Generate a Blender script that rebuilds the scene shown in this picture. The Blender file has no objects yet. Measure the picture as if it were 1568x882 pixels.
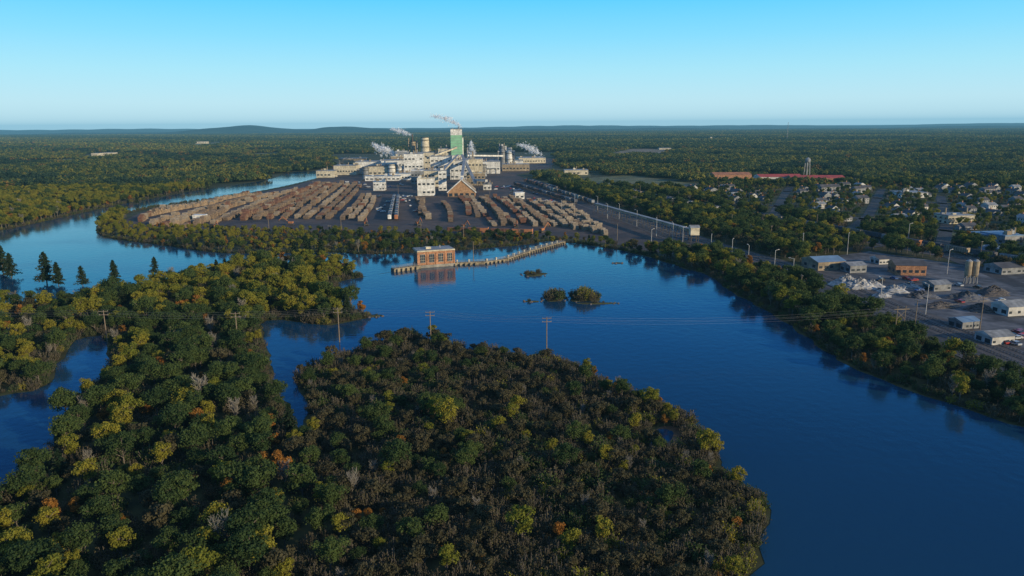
import bpy, math, random
import numpy as np
from mathutils import Vector, Matrix
R=random.Random(11); rng=np.random.default_rng(11)
S=bpy.context.scene
S.view_settings.view_transform='Standard'; S.view_settings.look='None'; S.view_settings.exposure=0
# ------------------------------------------------------------------ survey frame
CH=80.0; F=1120.0
pt=math.atan(248/F); ro=math.radians(0.40)
fw=Vector((0,math.cos(pt),-math.sin(pt))); u0=Vector((0,math.sin(pt),math.cos(pt))); r0=Vector((1,0,0))
up=u0*math.cos(ro)+r0*math.sin(ro); rt=r0*math.cos(ro)-u0*math.sin(ro)
def ray(u,v): return fw+rt*((u-784)/F)+up*((441-v)/F)
def P(u,v,z=0.0):
    d=ray(u,v); t=(z-CH)/d.z; return (d.x*t,d.y*t)
def HT(u,v,y):
    d=ray(u,v); return CH+d.z*(y/d.y)
cam=bpy.data.cameras.new('camera'); co=bpy.data.objects.new('camera',cam); S.collection.objects.link(co)
m=Matrix((( rt.x,up.x,-fw.x,0),(rt.y,up.y,-fw.y,0),(rt.z,up.z,-fw.z,CH),(0,0,0,1))); co.matrix_world=m
cam.sensor_width=36; cam.lens=36*F/1568; cam.clip_start=1; cam.clip_end=150000; S.camera=co
# ------------------------------------------------------------------ light
sd=Vector((0.80,-0.60)).normalized(); el=math.radians(15)
sv=Vector((sd.x*math.cos(el),sd.y*math.cos(el),math.sin(el)))
sl=bpy.data.lights.new('sun','SUN'); sl.energy=5.0; sl.angle=math.radians(0.5); sl.color=(1,0.82,0.54)
so=bpy.data.objects.new('sun',sl); so.rotation_euler=sv.to_track_quat('Z','Y').to_euler(); so.location=(300,-300,300); S.collection.objects.link(so)
w=bpy.data.worlds.new('World'); S.world=w; w.use_nodes=True; nt=w.node_tree; N=nt.nodes; L=nt.links
bg=N['Background']; bg.inputs[1].default_value=0.1
sk=N.new('ShaderNodeTexSky'); sk.sky_type='NISHITA'; sk.sun_disc=False; sk.sun_elevation=el; sk.sun_rotation=math.atan2(sd.x,sd.y)
tc=N.new('ShaderNodeTexCoord'); sx=N.new('ShaderNodeSeparateXYZ'); L.new(tc.outputs['Generated'],sx.inputs[0])
cr=N.new('ShaderNodeValToRGB'); L.new(sx.outputs[2],cr.inputs[0])
def srgb(r,g,b): 
    f=lambda c:(c/255/12.92) if c/255<=0.04045 else ((c/255+0.055)/1.055)**2.4
    return (f(r),f(g),f(b),1)
e=cr.color_ramp.elements
e[0].position=0.0; e[0].color=srgb(194,228,238)
e[1].position=1.0; e[1].color=srgb(150,180,215)
for p,c in ((0.03,srgb(192,232,244)),(0.07,srgb(166,228,248)),(0.11,srgb(132,218,252)),(0.16,srgb(86,204,252)),(0.24,srgb(26,140,240)),(0.40,srgb(14,78,160)),(0.60,srgb(60,108,170))):
    k=e.new(p); k.color=c
sc=N.new('ShaderNodeVectorMath'); sc.operation='SCALE'; sc.inputs['Scale'].default_value=11.0; L.new(cr.outputs[0],sc.inputs[0])
mx=N.new('ShaderNodeMixRGB'); mx.inputs[0].default_value=0.93; L.new(sk.outputs[0],mx.inputs[1]); L.new(sc.outputs[0],mx.inputs[2]); L.new(mx.outputs[0],bg.inputs[0])
# ------------------------------------------------------------------ materials
def mat(name,c,rough=0.8,var=0.25,scale=0.5,c2=None,spec=0.3,metal=0,detail=4,scale2=None):
    m=bpy.data.materials.new(name); m.use_nodes=True; n=m.node_tree.nodes; l=m.node_tree.links
    b=n['Principled BSDF']; b.inputs['Roughness'].default_value=rough; b.inputs['Specular IOR Level'].default_value=spec; b.inputs['Metallic'].default_value=metal
    if c2 is None: c2=tuple(x*(1-var) for x in c); c=tuple(min(1,x*(1+var*0.5)) for x in c)
    t=n.new('ShaderNodeTexCoord'); z=n.new('ShaderNodeTexNoise'); z.inputs['Scale'].default_value=scale; z.inputs['Detail'].default_value=detail
    l.new(t.outputs['Object'],z.inputs['Vector'])
    r=n.new('ShaderNodeValToRGB'); r.color_ramp.elements[0].position=0.36; r.color_ramp.elements[1].position=0.64
    r.color_ramp.elements[0].color=(*c2,1); r.color_ramp.elements[1].color=(*c,1)
    l.new(z.outputs[0],r.inputs[0]); l.new(r.outputs[0],b.inputs['Base Color'])
    if scale2:
        z2=n.new('ShaderNodeTexNoise'); z2.inputs['Scale'].default_value=scale2; z2.inputs['Detail'].default_value=6; l.new(t.outputs['Object'],z2.inputs['Vector'])
        mm=n.new('ShaderNodeMixRGB'); mm.blend_type='MULTIPLY'; mm.inputs[0].default_value=0.8; l.new(r.outputs[0],mm.inputs[1])
        r2=n.new('ShaderNodeValToRGB'); r2.color_ramp.elements[0].position=.35; r2.color_ramp.elements[0].color=(.45,.45,.45,1); r2.color_ramp.elements[1].position=.65; l.new(z2.outputs[0],r2.inputs[0])
        l.new(r2.outputs[0],mm.inputs[2]); l.new(mm.outputs[0],b.inputs['Base Color'])
    return m
def leafmat(name,ca,cb,trans=0.35):
    m=bpy.data.materials.new(name); m.use_nodes=True; n=m.node_tree.nodes; l=m.node_tree.links
    b=n['Principled BSDF']; b.inputs['Roughness'].default_value=0.75; b.inputs['Specular IOR Level'].default_value=0.15
    oi=n.new('ShaderNodeObjectInfo'); ad=n.new('ShaderNodeMath'); ad.operation='MULTIPLY_ADD'
    z=n.new('ShaderNodeTexNoise'); t=n.new('ShaderNodeTexCoord'); z.inputs['Scale'].default_value=0.9; l.new(t.outputs['Object'],z.inputs['Vector'])
    ad.inputs[1].default_value=0.7; l.new(oi.outputs['Random'],ad.inputs[0]); 
    su=n.new('ShaderNodeMath'); su.operation='SUBTRACT'; su.inputs[1].default_value=0.35; l.new(z.outputs[0],su.inputs[0]); l.new(su.outputs[0],ad.inputs[2])
    r=n.new('ShaderNodeValToRGB'); r.color_ramp.elements[0].color=(*ca,1); r.color_ramp.elements[1].color=(*cb,1); l.new(ad.outputs[0],r.inputs[0])
    l.new(r.outputs[0],b.inputs['Base Color'])
    tr=n.new('ShaderNodeBsdfTranslucent'); l.new(r.outputs[0],tr.inputs[0]); mx=n.new('ShaderNodeMixShader'); mx.inputs[0].default_value=trans
    l.new(b.outputs[0],mx.inputs[1]); l.new(tr.outputs[0],mx.inputs[2]); l.new(mx.outputs[0],n['Material Output'].inputs[0])
    return m
LG=leafmat('leaf_green',(0.026,0.052,0.018),(0.085,0.118,0.030))
LY=leafmat('leaf_yellowgreen',(0.12,0.145,0.020),(0.28,0.24,0.03))
LO=leafmat('leaf_orange',(0.19,0.10,0.02),(0.34,0.15,0.03))
LB=leafmat('leaf_olive_brush',(0.050,0.050,0.028),(0.105,0.092,0.046))
LC=leafmat('needle_dark',(0.016,0.036,0.018),(0.036,0.062,0.026))
LW=leafmat('twig_grey',(0.2,0.19,0.16),(0.34,0.31,0.26))
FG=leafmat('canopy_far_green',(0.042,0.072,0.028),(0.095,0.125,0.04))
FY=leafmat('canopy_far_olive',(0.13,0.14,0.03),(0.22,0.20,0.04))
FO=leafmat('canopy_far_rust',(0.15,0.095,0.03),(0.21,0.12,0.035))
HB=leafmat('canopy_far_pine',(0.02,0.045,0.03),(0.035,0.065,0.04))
BK=mat('bark',(0.13,0.11,0.09),scale=3)
GREY=mat('concrete',(0.30,0.28,0.24),scale=0.6,scale2=0.12)
TCON=mat('concrete_weathered',(0.29,0.24,0.16),scale=0.6,scale2=0.3)
ASPH=mat('asphalt',(0.06,0.058,0.06),scale=0.05,c2=(0.04,0.04,0.042),scale2=0.3)
YARD=mat('yard_bark_asphalt',(0.11,0.075,0.055),scale=0.02,c2=(0.045,0.038,0.038),scale2=0.12,detail=8)
BAL=mat('ballast',(0.12,0.105,0.095),scale=0.2,c2=(0.07,0.062,0.062),scale2=2)
GRAV=mat('gravel_lot',(0.15,0.15,0.16),scale=0.05,c2=(0.055,0.058,0.066),scale2=0.2,detail=8)
FIELD=mat('meadow',(0.16,0.15,0.06),scale=0.02,c2=(0.08,0.10,0.035),scale2=0.05)
DRY=mat('bare_field',(0.24,0.17,0.11),scale=0.02,c2=(0.14,0.12,0.06),scale2=0.05)
WHITE=mat('painted_white',(0.78,0.77,0.72),scale=0.1,var=0.25,scale2=0.35)
CREAM=mat('painted_cream',(0.64,0.57,0.42),scale=0.1,var=0.25,scale2=0.35)
OFFW=mat('siding_offwhite',(0.48,0.47,0.44),scale=0.3,var=0.3)
TANM=mat('metal_tan',(0.36,0.29,0.2),scale=0.1,var=0.3,scale2=.5)
GREEN=mat('painted_green',(0.20,0.42,0.26),scale=0.15,var=0.15)
LGREY=mat('metal_grey',(0.28,0.29,0.30),scale=0.1,var=0.3,rough=0.6,scale2=.5)
DGREY=mat('roof_dark',(0.07,0.07,0.08),scale=0.2,var=0.3)
BROWN=mat('wood_brown',(0.36,0.21,0.11),scale=0.4,var=0.3)
BRICK=mat('brick',(0.44,0.22,0.12),scale=1.5,var=0.35,scale2=.4)
REDR=mat('roof_red',(0.36,0.06,0.05),scale=0.2,var=0.35)
ORR=mat('roof_orange',(0.36,0.15,0.07),scale=0.2,var=0.35)
BLUER=mat('roof_blue',(0.14,0.22,0.32),scale=0.2,var=0.2,rough=0.5)
GLASS=mat('window_glass',(0.03,0.04,0.05),rough=0.15,spec=0.6,var=0.1)
STEEL=mat('steel_dark',(0.06,0.055,0.05),rough=0.5,var=0.2)
WIRE=mat('wire_grey',(0.16,0.16,0.16))
LEND=mat('log_end',(0.42,0.30,0.18),scale=0.5,c2=(0.24,0.17,0.11))
LBK=[mat('log_bark_tan',(0.22,0.16,0.11),scale=0.4,c2=(0.11,0.085,0.065)),mat('log_bark_red',(0.20,0.095,0.06),scale=0.4,c2=(0.10,0.055,0.04)),mat('log_bark_pale',(0.36,0.30,0.22),scale=0.4,c2=(0.21,0.17,0.13))]
ROCK=mat('rubble_pale',(0.42,0.41,0.39),scale=0.3,c2=(0.2,0.2,0.2))
CARC=[mat('car_paint_'+k,c,rough=0.3,spec=0.5,var=0.05) for k,c in (('white',(0.7,0.7,0.7)),('silver',(0.4,0.42,0.44)),('red',(0.3,0.03,0.03)),('blue',(0.05,0.1,0.25)),('black',(0.02,0.02,0.02)))]
# ------------------------------------------------------------------ mesh helpers
class MB:
    def __init__(s): s.V=[];s.F=[];s.M=[]
    def box(s,x0,x1,y0,y1,z0,z1,m=0):
        b=len(s.V); s.V+=[(x0,y0,z0),(x1,y0,z0),(x1,y1,z0),(x0,y1,z0),(x0,y0,z1),(x1,y0,z1),(x1,y1,z1),(x0,y1,z1)]
        for f in ((0,3,2,1),(4,5,6,7),(0,1,5,4),(1,2,6,5),(2,3,7,6),(3,0,4,7)): s.F.append(tuple(b+i for i in f)); s.M.append(m)
    def cyl(s,x,y,z0,z1,ra,rb,n=12,m=0):
        b=len(s.V)
        for z,r in ((z0,ra),(z1,rb)):
            for i in range(n): a=2*math.pi*i/n; s.V.append((x+r*math.cos(a),y+r*math.sin(a),z))
        for i in range(n): j=(i+1)%n; s.F.append((b+i,b+j,b+n+j,b+n+i)); s.M.append(m)
        s.F.append(tuple(b+n+i for i in range(n))); s.M.append(m); s.F.append(tuple(b+n-1-i for i in range(n))); s.M.append(m)
    def gable(s,x0,x1,y0,y1,z0,h,m=0,mw=None,axis='x',ov=0.4):
        mw=m if mw is None else mw; b=len(s.V)
        if axis=='x':
            ym=(y0+y1)/2; s.V+=[(x0,y0,z0),(x1,y0,z0),(x1,y1,z0),(x0,y1,z0),(x0,ym,z0+h),(x1,ym,z0+h)]
            fs=[((0,1,5,4),m),((2,3,4,5),m),((3,0,4),mw),((1,2,5),mw)]
        else:
            xm=(x0+x1)/2; s.V+=[(x0,y0,z0),(x1,y0,z0),(x1,y1,z0),(x0,y1,z0),(xm,y0,z0+h),(xm,y1,z0+h)]
            fs=[((0,4,5,3),m),((1,2,5,4),m),((0,1,4),mw),((2,3,5),mw)]
        for f,mm in fs: s.F.append(tuple(b+i for i in f)); s.M.append(mm)
    def beam(s,p,q,w,h=None,m=0):
        h=h or w; p=Vector(p);q=Vector(q); d=(q-p).normalized(); a=Vector((0,0,1)) if abs(d.z)<0.95 else Vector((1,0,0))
        x=d.cross(a).normalized()*w/2; y=x.cross(d).normalized()*h/2; b=len(s.V)
        for c in (p,q):
            for k in (-x-y,x-y,x+y,-x+y): s.V.append(tuple(c+k))
        for f in ((0,3,2,1),(4,5,6,7),(0,1,5,4),(1,2,6,5),(2,3,7,6),(3,0,4,7)): s.F.append(tuple(b+i for i in f)); s.M.append(m)
    def mesh(s,name,mats):
        me=bpy.data.meshes.new(name); me.from_pydata(s.V,[],s.F)
        for k in mats: me.materials.append(k)
        me.polygons.foreach_set('material_index',s.M); me.update(); return me
    def obj(s,name,mats,loc=(0,0,0),rz=0,parent=None): return put(name,s.mesh(name,mats),loc,rz,parent=parent)
def put(name,me,loc,rz=0,sc=1,parent=None,coll=None):
    o=bpy.data.objects.new(name,me); o.location=loc; o.rotation_euler=(0,0,rz)
    o.scale=(sc,sc,sc) if not isinstance(sc,tuple) else sc
    (coll or S.collection).objects.link(o)
    if parent: o.parent=parent
    return o
def empty(name,loc=(0,0,0)):
    o=bpy.data.objects.new(name,None); o.location=loc; S.collection.objects.link(o); return o
def poly(pix): return np.array([P(*p) for p in pix])
def sheet(name,pts,z,m):
    me=bpy.data.meshes.new(name); me.from_pydata([(x,y,z) for x,y in pts],[],[tuple(range(len(pts)))]); me.materials.append(m); me.update()
    if me.polygons[0].normal.z<0: me.flip_normals()
    return put(name,me,(0,0,0))
def strip(pts,wd):
    pts=[Vector(p) for p in pts]; A=[];B=[]
    for i,p in enumerate(pts):
        d=(pts[min(i+1,len(pts)-1)]-pts[max(i-1,0)]).normalized(); n=Vector((-d.y,d.x)); A.append(p+n*wd/2); B.append(p-n*wd/2)
    return np.array([tuple(a) for a in A]+[tuple(b) for b in reversed(B)])
def inside(pl,X,Y):
    r=np.zeros(len(X),bool); n=len(pl); j=n-1
    for i in range(n):
        xi,yi=pl[i]; xj,yj=pl[j]
        c=((yi>Y)!=(yj>Y))
        if yj!=yi: c&=(X<(xj-xi)*(Y-yi)/(yj-yi)+xi)
        r^=c; j=i
    return r
def smooth(pl,closed=True,it=1,amp=0):
    for _ in range(it):
        q=[]
        n=len(pl)
        for i in range(n):
            a=np.array(pl[i]);b=np.array(pl[(i+1)%n]); q+= [a*.75+b*.25,a*.25+b*.75]
        pl=np.array(q)
    return pl
# ------------------------------------------------------------------ map
MAIN=[(862,371),(900,375),(940,382),(985,391),(1015,400),(1045,411),(1085,420),(1108,440),(1140,458),(1180,480),(1230,512),(1270,545),(1330,575),(1400,600),(1470,625),(1568,655),(1750,710),(2100,820),(2100,1200),(1150,1200),(1150,900),(1165,850),(1165,810),(1182,768),(1135,745),(1098,715),(1110,685,3),(1085,640,5),(1040,605,5),(1000,588,5),(950,572,5),(905,549,5),(870,535,5),(800,526,5),(750,518,5),(700,514,5),(655,498,5),(600,496,5),(560,514,5),(480,540,5),(450,552,5),(452,575,3),(472,610,2),(466,655,3),(448,625,6),(440,590,6),(416,560,6),(412,530,6),(402,502,4),(398,492),(440,490),(490,500),(540,492),(577,484),(550,478),(520,466),(503,452),(522,440),(513,432),(545,427),(603,416)]
LEFT=[(-300,396),(0,354),(60,341),(100,332),(170,316),(215,307),(300,292),(380,281),(425,272),(432,266),(450,263),(520,261),(500,269),(445,283),(400,292),(330,304),(240,316),(205,323),(165,333),(146,347),(150,362),(190,369),(250,376),(300,384),(350,389),(420,388),(500,386),(560,390),(630,388),(700,384),(790,377),(850,368),(862,371),(603,416),(545,427),(530,405),(480,402),(420,404),(370,406,2),(290,406,8),(240,410,9),(190,426,9),(150,431,9),(90,434,9),(60,438,9),(0,445,8),(-300,520,8)]
CREEK=[(120,518),(163,513),(166,538,7),(112,575,7),(86,600,7),(76,640,7),(55,680,7),(0,705,7),(-250,800,7),(-250,660),(0,604),(75,596),(85,565),(105,535)]
POND=[(995,664),(1012,655),(1032,660),(1030,676),(1012,684),(996,678)]
wm=smooth(poly(MAIN),it=1); wl=smooth(poly(LEFT),it=1); wc=smooth(poly(CREEK),it=1); wp=smooth(poly(POND),it=1)
WATERS=[wm,wl,wc,wp]
def wob(pl,am=1):
    q=[]
    for i in range(len(pl)):
        a=pl[i];b=pl[(i+1)%len(pl)]; d=np.hypot(*(b-a)); n=max(1,min(40,int(d/5)))
        for k in range(n):
            p=a+(b-a)*k/n; q.append(p+am*(np.array([math.sin(p[1]*.31+p[0]*.17),math.sin(p[0]*.29-p[1]*.21)])*0.9+rng.normal(0,.35,2)))
    return np.array(q)
wm2,wl2,wc2=wob(wm),wob(wl),wob(wc)
gm=mat('forest_floor',(0.085,0.082,0.038),scale=0.01,c2=(0.045,0.055,0.026),scale2=0.15,detail=8,spec=0.1)
B=60000; sheet('ground',[(-B,-3000),(B,-3000),(B,B*0.75),(-B,B*0.75)],0,gm)
WM=bpy.data.materials.new('water'); WM.use_nodes=True; n=WM.node_tree.nodes; l=WM.node_tree.links; b=n['Principled BSDF']
b.inputs['Base Color'].default_value=(0.007,0.040,0.085,1); b.inputs['Roughness'].default_value=0.09; b.inputs['IOR'].default_value=1.33
t=n.new('ShaderNodeTexCoord'); z=n.new('ShaderNodeTexNoise'); z.inputs['Scale'].default_value=0.30; z.inputs['Detail'].default_value=4; l.new(t.outputs['Object'],z.inputs['Vector'])
z2=n.new('ShaderNodeTexNoise'); z2.inputs['Scale'].default_value=0.015; z2.inputs['Detail'].default_value=3; l.new(t.outputs['Object'],z2.inputs['Vector'])
mr=n.new('ShaderNodeMapRange'); mr.inputs[1].default_value=.35; mr.inputs[2].default_value=.65; mr.inputs[3].default_value=.06; mr.inputs[4].default_value=.15; l.new(z2.outputs[0],mr.inputs[0]); l.new(mr.outputs[0],b.inputs['Roughness'])
bp=n.new('ShaderNodeBump'); bp.inputs['Strength'].default_value=0.26; bp.inputs['Distance'].default_value=0.25; l.new(z.outputs[0],bp.inputs['Height']); l.new(bp.outputs[0],b.inputs['Normal'])
sheet('river_water',wm2,0.06,WM); sheet('river_water',wl2,0.05,WM); sheet('creek_water',wc2,0.055,WM); sheet('pond_water',wob(wp,.4),0.055,WM)
MUD=mat('marsh_mud',(0.15,0.09,0.055),scale=.2,c2=(0.07,0.05,0.03)); mp=wp.mean(0); marsh=np.array([mp+(p-mp)*1.6+np.array([1,-1.5]) for p in wp]); sheet('marsh_ground',marsh,0.03,MUD)
YP=poly([(185,340),(215,326),(330,307),(445,286),(505,269),(510,252),(620,243),(740,240),(850,243),(845,256),(790,268),(850,290),(930,322),(1000,350),(1050,375),(1060,392),(1000,386),(940,374),(870,364),(800,361),(700,358),(560,357),(400,353),(300,351),(205,348)])
sheet('log_yard_ground',YP,0.10,YARD)
SITE=poly([(1235,398),(1330,385),(1420,398),(1568,420),(1750,440),(1850,640),(1568,553),(1470,516),(1380,486),(1330,468),(1280,440)])
sheet('industrial_lot_ground',SITE,0.11,GRAV)
LA=[P(*p) for p in [(800,279),(880,304),(960,332),(1040,362),(1100,382),(1170,402),(1250,428),(1340,468),(1450,512),(1568,560),(1800,650)]]
LBp=[P(*p) for p in [(870,278),(960,295),(1060,318),(1180,340),(1300,362),(1420,385),(1568,410),(1850,458)]]
SA=strip(LA,30); SB=strip(LBp,20)
sheet('rail_yard_ballast',SA,0.16,BAL); sheet('railway_ballast',SB,0.12,BAL)
def off(pts,d):
    pl=[Vector(p) for p in pts]; o=[]
    for i,p in enumerate(pl):
        q=(pl[min(i+1,len(pl)-1)]-pl[max(i-1,0)]).normalized(); o.append(tuple(p+Vector((-q.y,q.x))*d))
    return o
sheet('road',strip(off(LA,-8),8),0.21,ASPH)
def track(name,pts,z=0.2):
    mb=MB()
    for i in range(len(pts)-1):
        a=Vector((*pts[i],z)); c=Vector((*pts[i+1],z)); d=(c-a).normalized(); nn=Vector((-d.y,d.x,0))
        for s in (-.72,.72): mb.beam(a+nn*s+Vector((0,0,.18)),c+nn*s+Vector((0,0,.18)),0.12,0.16,1)
        L_=(c-a).length; k=0
        while k<L_: q=a+d*k; mb.beam(q-nn*1.3,q+nn*1.3,0.3,0.16,0); k+=1.6
    return mb.obj(name,[STEEL,LGREY])
for o_ in (0,5,10): track('railway_track',off(LA,o_))
for o_ in (-4,1,6): track('railway_track',off(LBp,o_),.16)
FIELDS=[[(865,276),(960,268),(1075,283),(1065,293),(960,289)],[(925,238),(970,227),(1030,229),(1015,240),(950,241)],[(125,239),(175,232),(190,241),(140,245)],[(30,246),(110,243),(120,249),(40,253)],[(855,262),(900,258),(905,270),(865,272)],[(1440,352),(1568,372),(1568,392),(1500,378)],[(280,221),(340,217),(345,222),(285,225)],[(1060,214),(1100,210),(1105,215),(1062,217)],[(1085,270),(1300,274),(1310,283),(1085,280)],[(200,262),(330,252),(345,257),(210,268)],[(-40,222),(60,219),(60,223),(-40,226)],[(380,236),(430,233),(432,238),(385,241)],[(1330,232),(1400,234),(1395,238),(1330,236)]]
FP=[poly(f) for f in FIELDS]
for i,f in enumerate(FP): sheet('bare_field' if i in(1,7) else 'meadow',f,0.08,DRY if i in (1,7) else FIELD)
streets=[[(1080,300),(1250,325),(1420,350),(1568,368)],[(1100,286),(1300,300),(1568,322)],[(1290,362),(1330,330),(1350,290)],[(1440,388),(1450,345),(1440,300)],[(1180,338),(1200,300),(1210,286)],[(1300,382),(1400,372),(1568,440)]]
SP=[strip([P(*p) for p in s],9) for s in streets]
for s in SP: sheet('road',s,0.14,ASPH)
BANK=poly([(180,330),(240,313),(330,301),(445,280),(500,266),(515,270),(445,292),(330,314),(215,334)])
EXCL=[YP,SITE,SA,SB,BANK,marsh]+FP+SP
# ------------------------------------------------------------------ trees
def quads(c,nrm,size):
    n=len(c); nrm=nrm/np.linalg.norm(nrm,axis=1)[:,None]
    a=rng.normal(size=(n,3)); t=np.cross(nrm,a); t/=np.linalg.norm(t,axis=1)[:,None]; b=np.cross(nrm,t)
    s=size[:,None]; k=rng.uniform(.55,1,(n,1))
    v=np.stack([c-t*s-b*s*k*.3,c+t*s*.2-b*s*k,c+t*s+b*s*k*.2,c-t*s*.1+b*s*k],1).reshape(-1,3)
    return v,np.arange(n*4).reshape(-1,4)
def mkmesh(name,parts,mats):
    V=[];Fc=[];Mi=[];b=0
    for v,f,mi in parts:
        V+=[tuple(x) for x in v]; Fc+=[tuple(int(i)+b for i in q) for q in f]; Mi+=([mi]*len(f) if not hasattr(mi,'__len__') else list(mi)); b+=len(v)
    me=bpy.data.meshes.new(name); me.from_pydata(V,[],Fc)
    for k in mats: me.materials.append(k)
    me.polygons.foreach_set('material_index',Mi); me.update(); return me
def tree(name,h,r,leaf,nl=16,per=115,ls=0.28,base=0.3,bushy=False,fill=1.0):
    parts=[]; mb=MB()
    if not bushy:
        mb.cyl(0,0,0,h*.8,.022*h,.006*h,6)
    zc=h*(base+(1-base)/2); rz=h*(1-base)/2
    for i in range(nl):
        d=rng.normal(size=3); d/=np.linalg.norm(d); rr=rng.uniform(.35,.9)
        c=np.array([d[0]*r*rr,d[1]*r*rr,zc+d[2]*rz*rr]); lr=r*rng.uniform(.22,.44)
        mb.beam((0,0,max(0.1*h,c[2]-rz*.6)),tuple(c),0.012*h)
        dd=rng.normal(size=(per,3)); dd/=np.linalg.norm(dd,axis=1)[:,None]; dd[:,2]=np.where((dd[:,2]<-.2)&(rng.random(per)<.6),-dd[:,2],dd[:,2])
        cc=c+dd*lr*np.array([1,1,.8])*rng.uniform(.55,1.4,(per,1))
        v,f=quads(cc,dd+rng.normal(0,.6,(per,3)),rng.uniform(.5,1.3,per)*ls); parts.append((v,f,0))
    parts.append((np.array(mb.V),mb.F,1))
    return mkmesh(name,parts,[leaf,BK])
def brush(name,h,r,leaf,stems=34,per=15,ls=.2):
    parts=[]; mb=MB()
    for i in range(stems):
        a=rng.uniform(0,6.28); q=r*math.sqrt(rng.random()); b0=(math.cos(a)*q*.5,math.sin(a)*q*.5,0); hh=h*(1-.45*(q/r)**2)*rng.uniform(.7,1.15); tp=(math.cos(a)*q*1.1,math.sin(a)*q*1.1,hh)
        mb.beam(b0,tp,.07)
        s=rng.uniform(.35,1.02,per)[:,None]; cc=np.array(b0)+(np.array(tp)-np.array(b0))*s+rng.normal(0,.28,(per,3))
        v,f=quads(cc,rng.normal(0,.7,(per,3))+np.array([0,0,.5]),rng.uniform(.5,1.4,per)*ls); parts.append((v,f,0))
    parts.append((np.array(mb.V),mb.F,1)); return mkmesh(name,parts,[leaf,BK])
def conifer(name,h,r,leaf,ls=.42):
    parts=[]; mb=MB(); mb.cyl(0,0,0,h*.97,.02*h,.004*h,6); n=17
    for i in range(n):
        f=i/(n-1); z=h*(.14+.84*f); rad=r*(1-f)**.6*rng.uniform(.65,1.15)+.35
        for k in range(8):
            a=rng.uniform(0,6.28); L_=rad*rng.uniform(.6,1.15); q=int(8+20*L_/r); s=rng.uniform(.15,1,q)
            cc=np.stack([np.cos(a)*L_*s,np.sin(a)*L_*s,z-.12*L_*s+rng.normal(0,.12,q)],1)+rng.normal(0,.25,(q,3))
            mb.beam((0,0,z),(math.cos(a)*L_,math.sin(a)*L_,z-.12*L_),.07)
            v,ff=quads(cc,np.tile([0,0,1.],(q,1))+rng.normal(0,.6,(q,3)),rng.uniform(.6,1.3,q)*ls); parts.append((v,ff,0))
    parts.append((np.array(mb.V),mb.F,1)); return mkmesh(name,parts,[leaf,BK])
def bare(name,h):
    mb=MB(); mb.cyl(0,0,0,h*.7,.016*h,.008*h,6)
    for i in range(30):
        z=h*rng.uniform(.25,.7); a=rng.uniform(0,6.28); L_=h*rng.uniform(.15,.32); e=(math.cos(a)*L_*.6,math.sin(a)*L_*.6,z+L_)
        mb.beam((0,0,z),e,.11)
        for k in range(8):
            s=rng.uniform(.3,1); p=Vector((0,0,z)).lerp(Vector(e),s); mb.beam(p,p+Vector((rng.normal(0,.6),rng.normal(0,.6),rng.uniform(.4,1.3))),.06)
    return mb.mesh(name,[LW])
TC=bpy.data.collections.new('tree_kinds')
kinds=[]
def reg(me): put('kind_%02d_'%len(kinds)+me.name,me,(0,0,0),coll=TC); kinds.append(me); return len(kinds)-1
kG=[reg(tree('green_tree',rng.uniform(10,13),rng.uniform(3.6,4.6),LG,nl=23)) for _ in range(5)]
kY=[reg(tree('yellowing_tree',rng.uniform(9,12),rng.uniform(3,3.8),LY,nl=18)) for _ in range(3)]
kO=[reg(tree('orange_tree',rng.uniform(8,10),rng.uniform(2.4,3),LO,nl=14)) for _ in range(2)]
kB=[reg(brush('brush_clump',4.4,2.6,LB)) for _ in range(4)]
kBG=[reg(brush('green_brush_clump',4.6,2.6,LG,per=18,ls=.24)) for _ in range(2)]
kBY=[reg(brush('yellow_brush_clump',4.2,2.4,LY,per=16,ls=.22))]
kC=[reg(conifer('pine',rng.uniform(14,17),rng.uniform(4.2,5),LC)) for _ in range(2)]
kD=[reg(bare('bare_tree',10))]
kS=[reg(tree('small_olive_tree',6.5,2.3,LB,nl=14,per=80,ls=.24,base=.15)) for _ in range(3)]
def patch(name,rad,nt_,per,ls,mats,wts,th,vr=(.6,1.25)):
    parts=[]
    for i in range(nt_):
        a=rng.uniform(0,6.28); q=rad*math.sqrt(rng.random()); x,y=math.cos(a)*q,math.sin(a)*q; h=th*rng.uniform(*vr); r=h*rng.uniform(.26,.46)
        dd=rng.normal(size=(per,3)); dd/=np.linalg.norm(dd,axis=1)[:,None]; dd[:,2]=np.abs(dd[:,2])*1.2-.35
        cc=np.array([x,y,h*.6])+dd*np.array([r,r,h*.42])*rng.uniform(.7,1.15,(per,1))
        v,f=quads(cc,dd+rng.normal(0,.4,(per,3)),rng.uniform(.6,1.4,per)*ls); parts.append((v,f,int(rng.choice(len(mats),p=wts))))
    return mkmesh(name,parts,mats)
PC=bpy.data.collections.new('forest_patches'); PF=bpy.data.collections.new('forest_patches_far')
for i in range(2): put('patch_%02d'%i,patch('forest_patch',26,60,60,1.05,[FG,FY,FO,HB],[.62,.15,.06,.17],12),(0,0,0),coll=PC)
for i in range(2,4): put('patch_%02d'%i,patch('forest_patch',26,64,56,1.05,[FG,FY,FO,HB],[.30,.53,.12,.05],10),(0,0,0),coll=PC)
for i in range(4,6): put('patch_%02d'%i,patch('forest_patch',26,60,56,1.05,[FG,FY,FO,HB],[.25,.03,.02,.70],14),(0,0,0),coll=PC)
for i,wt in enumerate(([.6,.12,.03,.25],[.4,.45,.1,.05],[.2,.02,.01,.77],[.5,.25,.1,.15])): put('farpatch_%02d'%i,patch('far_forest_patch',70,150,26,2.6,[FG,FY,FO,HB],wt,11,(.4,1.3)),(0,0,0),coll=PF)
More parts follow.
